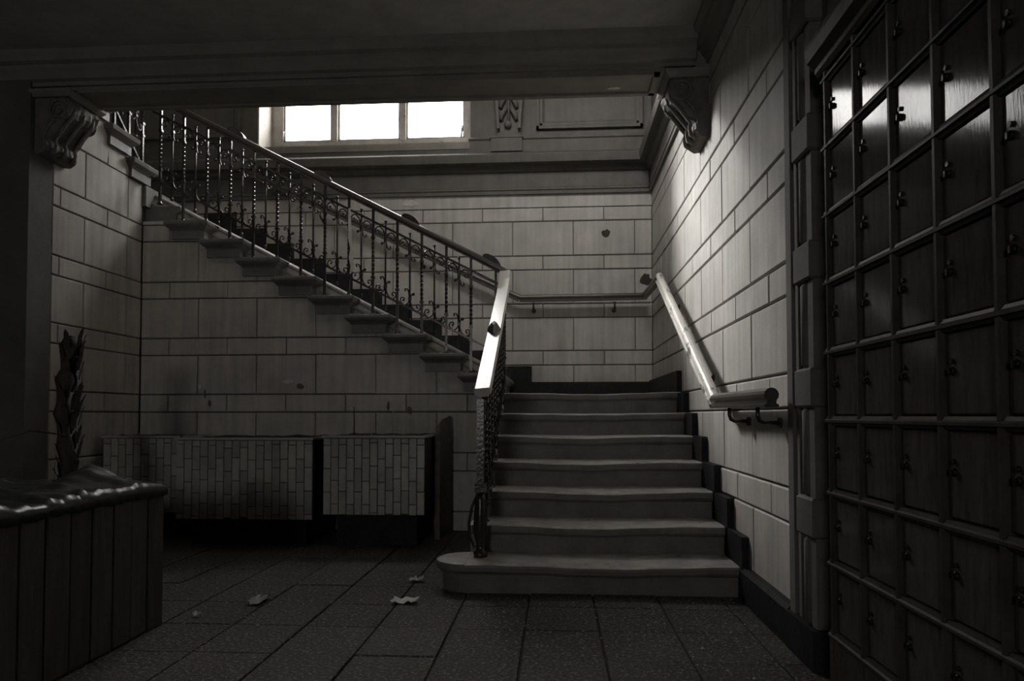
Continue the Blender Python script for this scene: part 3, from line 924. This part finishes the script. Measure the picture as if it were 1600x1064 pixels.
# ------------------------------------------------------------------ carved corbels under the beam and console by the window
def corbel(name, x_wall, sgn, label):
    t = thing(name, (x_wall, 3.25, 1.19), label, 'corbel', 'carved corbels under the beam')
    X = lambda p: x_wall - sgn * p
    pf_ = [(0.0, 1.188), (0.035, 1.192), (0.055, 1.205), (0.066, 1.222), (0.062, 1.243), (0.055, 1.258), (0.066, 1.270), (0.082, 1.284), (0.096, 1.305), (0.110, 1.326), (0.128, 1.346), (0.148, 1.362), (0.162, 1.385), (0.168, 1.41), (0.162, 1.432), (0.15, 1.442)]
    rings = []
    ny = 13
    for j in range(ny + 1):
        t_ = j / ny
        y = 3.15 + 0.215 * t_
        lump = 1 + 0.025 * math.sin(t_ * math.pi * 5) ** 2
        rg = [(X(0.0), y, 1.445)]
        for i, (p, z) in enumerate(pf_):
            nz = noise.noise(Vector((p * 40, y * 30, z * 30))) * 0.013
            rg.append((X(max(0.0, p * (lump if 0 < j < ny else 0.93) + nz if p > 0 else 0)), y, z + nz * 0.6))
        rg.append((X(0.15), y, 1.445))
        rings.append(rg)
    MB().loft(rings, False).build('scroll_body', 'carving', t)
    mb = MB()
    rgz = lambda e, z: [(X(0.17 + e), 3.135 - e, z), (X(-0.005), 3.135 - e, z), (X(-0.005), 3.375 + e, z), (X(0.17 + e), 3.375 + e, z)]
    mb.loft([rgz(0, 1.440), rgz(0.008, 1.448), rgz(0.016, 1.458), rgz(0.018, 1.470)])
    mb.build('abacus', 'moulding', t)
    for yy, dd in ((3.147, -1), (3.368, 1)):
        mb = MB()
        sp_ = []
        for i in range(26):
            a = i / 25 * math.pi * 4.2
            rr_ = 0.048 * (1 - 0.8 * i / 25)
            sp_.append((X(0.115 + rr_ * math.cos(a + 0.6)), yy, 1.385 + rr_ * math.sin(a + 0.6)))
        mb.tube(sp_, [0.0075 - 0.0035 * i / 25 for i in range(26)], 6)
        s2 = [(X(0.10 - 0.05 * i / 8 - 0.02 * math.sin(i / 8 * 3.1)), yy, 1.345 - 0.12 * i / 8) for i in range(9)]
        mb.tube(s2, [0.009 - 0.004 * i / 8 for i in range(9)], 6)
        mb.build('volute', 'carving', t)
    for k in range(3):
        mb = MB()
        y = 3.19 + 0.068 * k
        pts = [(X(0.165), y, 1.40), (X(0.158), y, 1.37), (X(0.132), y, 1.342), (X(0.108), y, 1.312), (X(0.09), y, 1.285), (X(0.075), y, 1.262), (X(0.078), y, 1.235), (X(0.07), y, 1.21), (X(0.05), y, 1.194)]
        mb.tube(pts, [0.005, 0.008, 0.007, 0.009, 0.007, 0.005, 0.008, 0.010, 0.006], 6)
        mb.build('leaf_rib', 'carving', t)
    return t
corbel('corbel', XR + 0.002, 1, 'carved stone corbel on the right wall under the right end of the beam')
corbel('corbel', XL, -1, 'shadowed carved stone corbel under the left end of the beam')

con = thing('window_console', (-0.305, YB, 1.80), 'carved leaf console on a plain block, right of the bright window', 'console')
mb = MB()
mb.box(-0.43, -0.215, YB - 0.05, YB + 0.005, 1.80, 1.892).box(-0.436, -0.209, YB - 0.056, YB + 0.005, 1.892, 1.903)
mb.build('base_block', 'entab', con)
mb = MB()
def rgc(z, h, dpt):
    return [(-0.305 - h, YB - dpt, z), (-0.305 + h, YB - dpt, z), (-0.305 + h, YB + 0.004, z), (-0.305 - h, YB + 0.004, z)]
mb.loft([rgc(1.903, 0.082, 0.042), rgc(1.938, 0.082, 0.045), rgc(2.45, 0.118, 0.06)])
mb.build('tapered_back', 'entab', con)
mb = MB()
for sg in (-1, 1):
    mb.prism([(-0.305 + sg * 0.062, 1.942), (-0.305 + sg * 0.079, 1.942), (-0.305 + sg * 0.115, 2.45), (-0.305 + sg * 0.094, 2.45)], 'y', YB - 0.088, YB - 0.04)
mb.build('side_fillet', 'entab', con)
mb = MB()
mb.ball((-0.312, YB - 0.065, 1.976), 0.026, 0.025, 0.026)
mb.build('bud', 'entab', con)
for sg in (-1, 1):
    for i in range(5):
        mb = MB()
        zb = 2.0 + 0.085 * i
        mb.tube([(-0.307 + sg * 0.008, YB - 0.05, zb + 0.11), (-0.307 + sg * 0.02, YB - 0.07, zb + 0.08), (-0.307 + sg * 0.042, YB - 0.08, zb + 0.045), (-0.307 + sg * (0.052 + 0.004 * i), YB - 0.07, zb + 0.012), (-0.307 + sg * 0.045, YB - 0.055, zb)], [0.006, 0.013, 0.018, 0.013, 0.005], 7)
        mb.build('leaf', 'entab', con)
mb = MB()
mb.tube([(-0.307, YB - 0.07, 1.99), (-0.305, YB - 0.075, 2.2), (-0.305, YB - 0.075, 2.45)], 0.010, 7)
mb.build('stalk', 'entab', con)

# ------------------------------------------------------------------ lockers
lk = thing('locker_cabinet', (0.76, 1.2, -FZ), 'dark varnished wooden locker cabinet with a grid of small doors on the right', 'cabinet')
YC = [1.716, 1.556, 1.396, 1.238, 1.076, 0.914, 0.754]
ZR = [0.772, 0.614, 0.458, 0.302, 0.143, -0.012, -0.176, -0.335, -0.495]
LX = 0.625
MB().box(LX + 0.012, 0.94, YC[-1] - 0.02, YC[0] + 0.03, -FZ, 0.80).build('carcass', 'locker_frame', lk)
mb = MB()
mb.prism([(0.94, 0.79), (LX - 0.005, 0.79), (LX - 0.012, 0.80), (LX - 0.012, 0.812), (LX - 0.03, 0.825), (LX - 0.036, 0.85), (LX - 0.036, 0.862), (0.94, 0.862)], 'y', YC[-1] - 0.03, YC[0] + 0.04)
mb.build('cornice', 'locker_frame', lk)
for z in ZR:
    mb = MB()
    mb.prism([(LX + 0.02, z - 0.011), (LX - 0.001, z - 0.011), (LX - 0.003, z - 0.006), (LX - 0.008, z - 0.004), (LX - 0.008, z + 0.001), (LX - 0.004, z + 0.004), (LX - 0.002, z + 0.010), (LX + 0.02, z + 0.010)], 'y', YC[-1], YC[0] + 0.02)
    mb.build('rail', 'locker_frame', lk)
for y in YC:
    mb = MB()
    mb.prism([(LX + 0.02, y - 0.009), (LX, y - 0.009), (LX - 0.006, y - 0.004), (LX - 0.006, y + 0.004), (LX, y + 0.009), (LX + 0.02, y + 0.009)], 'z', -0.55, 0.79)
    mb.build('stile', 'locker_frame', lk)
MB().box(LX - 0.004, 0.90, YC[-1], YC[0] + 0.02, -FZ, -0.50).build('plinth', 'locker_frame', lk)
door0 = lock0 = None
for i in range(len(YC) - 1):
    for j in range(len(ZR) - 1):
        yc, zc = (YC[i] + YC[i + 1]) / 2, (ZR[j] + ZR[j + 1]) / 2
        if door0 is None:
            hw, hh = 0.0715, 0.067
            mb = MB()
            rg = lambda x, a, b: [(x, yc - a, zc - b), (x, yc + a, zc - b), (x, yc + a, zc + b), (x, yc - a, zc + b)]
            mb.loft([rg(LX + 0.014, hw, hh), rg(LX + 0.006, hw, hh), rg(LX + 0.003, hw - 0.003, hh - 0.003)])
            door0 = d = mb.build('door', 'locker', lk, org=(LX, yc, zc))
            mb = MB()
            yl, zl = yc + 0.050, zc + 0.012
            mb.tube([(LX + 0.004, yl, zl - 0.008), (LX - 0.001, yl, zl - 0.008), (LX - 0.003, yl, zl - 0.008)], [0.007, 0.007, 0.004], 10)
            mb.tube([(LX + 0.004, yl, zl + 0.008), (LX - 0.001, yl, zl + 0.008)], 0.0045, 8)
            mb.box(LX - 0.005, LX - 0.002, yl - 0.0025, yl + 0.0025, zl - 0.013, zl - 0.003)
            lock0 = mb.build('lock', 'lock', d)
            d0 = (yc, zc)
        else:
            d = door0.copy()
            COL.objects.link(d)
            d.parent = lk
            wv = T((LX, yc, zc))
            d.location = wv - ORG[lk.name]
            ORG[d.name] = wv
            c = lock0.copy()
            COL.objects.link(c)
            c.parent = d
        rr = random.Random(i * 31 + j)
        d.rotation_euler = (0, rr.uniform(-0.003, 0.003), rr.uniform(-0.006, 0.006))
        d.scale.z = (ZR[j] - ZR[j + 1]) / (ZR[0] - ZR[1])
        d.scale.y = (YC[i] - YC[i + 1]) / (YC[0] - YC[1])

# ------------------------------------------------------------------ tiled planters below the stair wall
def tiled_planter(x0, x1, y0, y1, ztop, zbot, label, cw=0.039, tlen=0.112, side=True):
    t = thing('tiled_planter', ((x0 + x1) / 2, (y0 + y1) / 2, -FZ), label, 'planter', 'tiled planters along the stair wall')
    mb = MB()
    mb.box(x0 + 0.006, x1 - 0.006, y0 + 0.006, y1, zbot, ztop - 0.004)
    mb.build('core', 'tile_back', t)
    MB().box(x0 + 0.05, x1 - 0.05, y0 + 0.07, y1, -FZ, zbot + 0.002).build('plinth', 'skirt', t)
    mb = MB()
    nx, ny = 16, 6
    vs, fs = [], []
    for j in range(ny + 1):
        for i in range(nx + 1):
            x = x0 + 0.02 + (x1 - x0 - 0.04) * i / nx
            y = y0 + 0.02 + (y1 - y0 - 0.03) * j / ny
            vs.append((x, y, ztop + 0.002 + 0.012 * noise.noise(Vector((x * 14, y * 14, 2))) * (0 if j == 0 else 1)))
    for j in range(ny):
        for i in range(nx):
            a = j * (nx + 1) + i
            fs.append((a, a + 1, a + nx + 2, a + nx + 1))
    mb.add(vs, fs, True)
    tag(mb.build('soil', 'soil', t), kind='stuff')
    mb = MB()
    mb.box(x0 - 0.006, x1 + 0.006, y0 - 0.006, y0 + 0.022, ztop - 0.004, ztop + 0.006).box(x0 - 0.006, x0 + 0.022, y0, y1, ztop - 0.004, ztop + 0.006).box(x1 - 0.022, x1 + 0.006, y0, y1, ztop - 0.004, ztop + 0.006)
    mb.build('rim', 'tile', t)
    rr = random.Random(int(-x0 * 100))
    n = max(1, round((x1 - x0) / cw))
    cwx = (x1 - x0) / n
    def col(axis, fixed, a0, a1, i):
        z = ztop - 0.006
        first = (0.25 + 0.55 * (i % 2) + rr.uniform(-0.1, 0.1)) * tlen
        ln = first
        while z > zbot + 0.004:
            zb = max(zbot, z - ln)
            if z - zb > 0.01:
                d_ = rr.uniform(-0.001, 0.001)
                if axis == 'y':
                    chamfer_block('y', fixed + d_, 0.008, a0 + 0.0015, a1 - 0.0015, zb + 0.0015, z - 0.0015, 0.002).build('tile', 'tile', t, org=((a0 + a1) / 2, fixed, (zb + z) / 2))
                else:
                    chamfer_block('x', fixed + d_, -0.008, a0 + 0.0015, a1 - 0.0015, zb + 0.0015, z - 0.0015, 0.002).build('tile', 'tile', t, org=(fixed, (a0 + a1) / 2, (zb + z) / 2))
            z = zb
            ln = tlen
    for i in range(n):
        col('y', y0, x0 + i * cwx, x0 + (i + 1) * cwx, i)
    if side:
        m_ = max(1, round((y1 - y0) / cw))
        cy = (y1 - y0) / m_
        for i in range(m_):
            col('x', x1, y0 + i * cy, y0 + (i + 1) * cy, i)
    return t
tiled_planter(-1.117, -0.622, 3.50, 3.98, -0.103, -0.478, 'grey tiled planter nearest the stair foot, with thin dry reeds standing in it', side=False)
tiled_planter(-1.835, -1.160, 3.47, 3.98, -0.113, -0.500, 'long grey tiled planter in the middle of the row below the stairs', side=False)
tiled_planter(-2.30, -1.90, 3.62, 3.98, -0.108, -0.49, 'shadowed tiled planter at the left end of the row below the stairs', side=False)
for i, (x, y, z0, z1, lab) in enumerate([(-0.80, 3.62, -0.11, 0.03, 'tall thin dry reed in the tiled planter near the stair foot, rightmost'), (-0.915, 3.64, -0.11, -0.012, 'short pale dry reed in the tiled planter near the stair foot, middle'), (-1.01, 3.66, -0.11, 0.045, 'dark thin dry reed in the tiled planter near the stair foot, leftmost')]):
    mb = MB()
    mb.tube([(x, y, z0), (x + 0.001, y, (z0 + z1) / 2), (x - 0.001, y, z1)], [0.0035, 0.003, 0.002], 6)
    tag(mb.build('dry_reed', 'reed' if i < 2 else 'bark', None, org=(x, y, z0)), lab, 'reed', 'reeds in the planter')
mb = MB()
mb.loft([[(-0.612, 3.74, -FZ), (-0.585, 3.73, -FZ), (-0.56, 3.98, -FZ), (-0.612, 3.98, -FZ)], [(-0.612, 3.74, -0.10), (-0.585, 3.73, -0.09), (-0.56, 3.98, -0.09), (-0.612, 3.98, -0.10)], [(-0.61, 3.78, -0.06), (-0.588, 3.77, -0.035), (-0.565, 3.98, 0.0), (-0.61, 3.98, -0.02)]])
tag(mb.build('stone_upright', 'carving', None, org=(-0.57, 3.85, -FZ)), 'rough stone upright against the stair wall at the right end of the planters', 'stone')

# ------------------------------------------------------------------ boarded box in the foreground with a plastic sheet
bx = thing('boarded_box', (-1.7, 1.7, -FZ), 'dark boarded box in the left foreground under a wrinkled plastic sheet', 'box')
X0, X1, Y0, Y1, ZB = -2.30, -1.185, 1.22, 2.177, -0.215
MB().box(X0 + 0.01, X1 - 0.01, Y0 + 0.01, Y1 - 0.01, -FZ, ZB).build('core', 'tile_back', bx)
n = 18
for i in range(n):
    a0, a1 = X0 + (X1 - X0) * i / n, X0 + (X1 - X0) * (i + 1) / n
    chamfer_block('y', Y0 + random.uniform(-0.002, 0.002), 0.012, a0 + 0.002, a1 - 0.002, -FZ + 0.004, ZB - 0.002, 0.003).build('board', 'board', bx, org=((a0 + a1) / 2, Y0, -FZ))
for i in range(11):
    a0, a1 = Y0 + (Y1 - Y0) * i / 11, Y0 + (Y1 - Y0) * (i + 1) / 11
    chamfer_block('x', X1 + random.uniform(-0.002, 0.002), -0.012, a0 + 0.002, a1 - 0.002, -FZ + 0.004, ZB - 0.002, 0.003).build('board', 'board', bx, org=(X1, (a0 + a1) / 2, -FZ))
mb = MB()
nx, ny = 90, 80
vs, fs = [], []
for j in range(ny + 1):
    for i in range(nx + 1):
        x = X0 - 0.03 + (X1 - X0 + 0.06) * i / nx
        y = Y0 - 0.03 + (Y1 - Y0 + 0.06) * j / ny
        q1 = 1 - abs(noise.noise(Vector((x * 3 + y * 2, y * 13 - x * 2, 4.3)))) * 2
        q2 = 1 - abs(noise.noise(Vector((x * 8 - y * 5, y * 34 + x * 3, 1.3)))) * 2
        f = 0.016 * max(0, q1) ** 3 + 0.007 * max(0, q2) ** 2 + 0.008 * noise.noise(Vector((x * 3, y * 4, 9)))
        f += 0.045 * math.exp(-((x + 1.36) / 0.07) ** 2 - ((y - 2.06) / 0.11) ** 2)
        z = ZB + 0.006 + max(0.0, f)
        ed_ = max(X0 - x, x - X1, Y0 - y, y - Y1)
        if ed_ > 0:
            z = ZB - ed_ * 0.8 + 0.008 * noise.noise(Vector((x * 40, y * 40, 7)))
            if x > X1: x = X1 + 0.005 + 0.003 * noise.noise(Vector((y * 60, 1, 1)))
            if y > Y1: y = Y1 + 0.005 + 0.003 * noise.noise(Vector((x * 60, 3, 1)))
        vs.append((x, y, z))
for j in range(ny):
    for i in range(nx):
        a = j * (nx + 1) + i
        fs.append((a, a + 1, a + nx + 2, a + nx + 1))
mb.add(vs, fs, True)
o = mb.build('plastic_sheet', 'plastic', None, org=(-1.7, 1.7, ZB), recalc=True)
sd = o.modifiers.new('thickness', 'SOLIDIFY')
sd.thickness = 0.003
tag(o, 'wrinkled plastic sheet lying over the dark box in the left foreground', 'sheet')

# dead plant behind the box
pl = thing('dead_plant', (-1.98, 2.9, -FZ), 'dead plant with a shaggy fibrous trunk standing behind the covered box', 'plant')
mb = MB()
pts, rads = [], []
for i in range(22):
    t_ = i / 21
    pts.append((-1.985 + 0.02 * math.sin(t_ * 7) - 0.02 * t_, 2.9, -FZ + 0.96 * t_))
    rads.append(0.021 + 0.006 * (i % 3) + 0.004 * math.sin(i * 2.3))
mb.tube(pts, rads, 9)
mb.build('trunk', 'bark', pl)
rr = random.Random(4)
for i in range(60):
    z = -0.45 + 0.0125 * i
    a = rr.uniform(0, 6.28)
    x, y = -1.985, 2.9
    d_ = Vector((math.cos(a), math.sin(a), 0))
    c0 = Vector((x, y, z)) + d_ * 0.03
    L_ = rr.uniform(0.05, 0.10)
    mb = MB()
    sd_ = Vector((-d_.y, d_.x, 0))
    rings = []
    for k, (o_, w_, dz) in enumerate(((0, 0.010, 0), (0.2, 0.012, 0.04), (0.4, 0.009, 0.07), (0.55, 0.002, 0.085))):
        c = c0 + d_ * L_ * o_ * 0.6 + Vector((0, 0, dz - o_ * 0.02))
        rings.append([c - sd_ * w_, c + Vector((0, 0, 0.004)), c + sd_ * w_, c - Vector((0, 0, 0.003))])
    mb.loft(rings)
    mb.build('husk', 'bark', pl)
mb = MB()
mb.sweep([(-0.012, 0), (0, 0.004), (0.012, 0), (0, -0.002)], [(-1.99, 2.88, -0.08), (-2.08, 2.8, -0.06), (-2.16, 2.72, -0.10), (-2.24, 2.62, -0.17)])
mb.build('leaf', 'bark', pl)

# ------------------------------------------------------------------ litter
def scrap(cx, cy, sx, sy, seed, label, m='paper', name='paper_scrap', cat='paper'):
    rr = random.Random(seed)
    nx, ny = 6, 4
    top = []
    for j in range(ny + 1):
        for i in range(nx + 1):
            a, b = (i / nx - 0.5) * (1 + rr.uniform(-0.15, 0.15)), (j / ny - 0.5) * (1 + rr.uniform(-0.2, 0.2))
            top.append((cx + sx * a, cy + sy * b, -FZ + 0.003 + abs(rr.gauss(0, 0.006)) + 0.012 * abs(a)))
    fs = []
    for j in range(ny):
        for i in range(nx):
            a = j * (nx + 1) + i
            fs.append((a, a + 1, a + nx + 2, a + nx + 1))
    mb = MB()
    mb.add(top, fs)
    o = mb.build(name, m, None, org=(cx, cy, -FZ))
    s_ = o.modifiers.new('thickness', 'SOLIDIFY')
    s_.thickness = 0.0015
    return tag(o, label, cat, 'litter on the floor')
scrap(-0.505, 2.475, 0.085, 0.055, 1, 'crumpled white paper scrap on the floor, the brightest, nearest the viewer')
scrap(-0.525, 2.79, 0.05, 0.035, 2, 'small white paper scrap on the floor by the rounded bottom step')
scrap(-1.0, 2.45, 0.045, 0.10, 3, 'grey flattened paper scrap lying in a floor joint left of centre', m='string')
scrap(-1.12, 2.26, 0.02, 0.02, 4, 'tiny pale paper scrap on the floor beside the dark box')
mb = MB()      # ragged tape hanging from the railing
pts = [(-1.142, RY - 0.016, ux(-1.142) + 0.005), (-1.138, RY - 0.019, 0.99), (-1.128, RY - 0.018, 0.93), (-1.132, RY - 0.019, 0.88), (-1.124, RY - 0.018, 0.83), (-1.136, RY - 0.019, 0.79)]
ws = [0.006, 0.011, 0.008, 0.012, 0.009, 0.003]
mb.loft([[(p[0] - w_, p[1], p[2]), (p[0] + w_, p[1] - 0.003, p[2]), (p[0] + w_, p[1] - 0.001, p[2]), (p[0] - w_, p[1] + 0.002, p[2])] for p, w_ in zip(pts, ws)])
tag(mb.build('torn_tape', 'paper', None, org=pts[0]), 'ragged white strip of tape hanging on the iron stair railing', 'tape')
rr = random.Random(11)
mb = MB()
for i in range(420):
    x, y = rr.uniform(-1.1, 0.6), rr.uniform(1.7, 2.58)
    s_ = rr.uniform(0.0012, 0.004) * (1.6 if rr.random() < 0.06 else 1)
    c = (x, y, -FZ + s_ * 0.4)
    mb.add([(c[0] + s_, c[1], c[2]), (c[0] - s_ * 0.6, c[1] + s_, c[2]), (c[0] - s_ * 0.7, c[1] - s_, c[2]), (c[0], c[1], c[2] + s_)], [(0, 1, 2), (0, 1, 3), (1, 2, 3), (2, 0, 3)])
tag(mb.build('grit', 'pale_chip', None, org=(0, 2.1, -FZ)), 'scattered pale grit and crumbs strewn over the floor tiles', 'grit', kind='stuff')
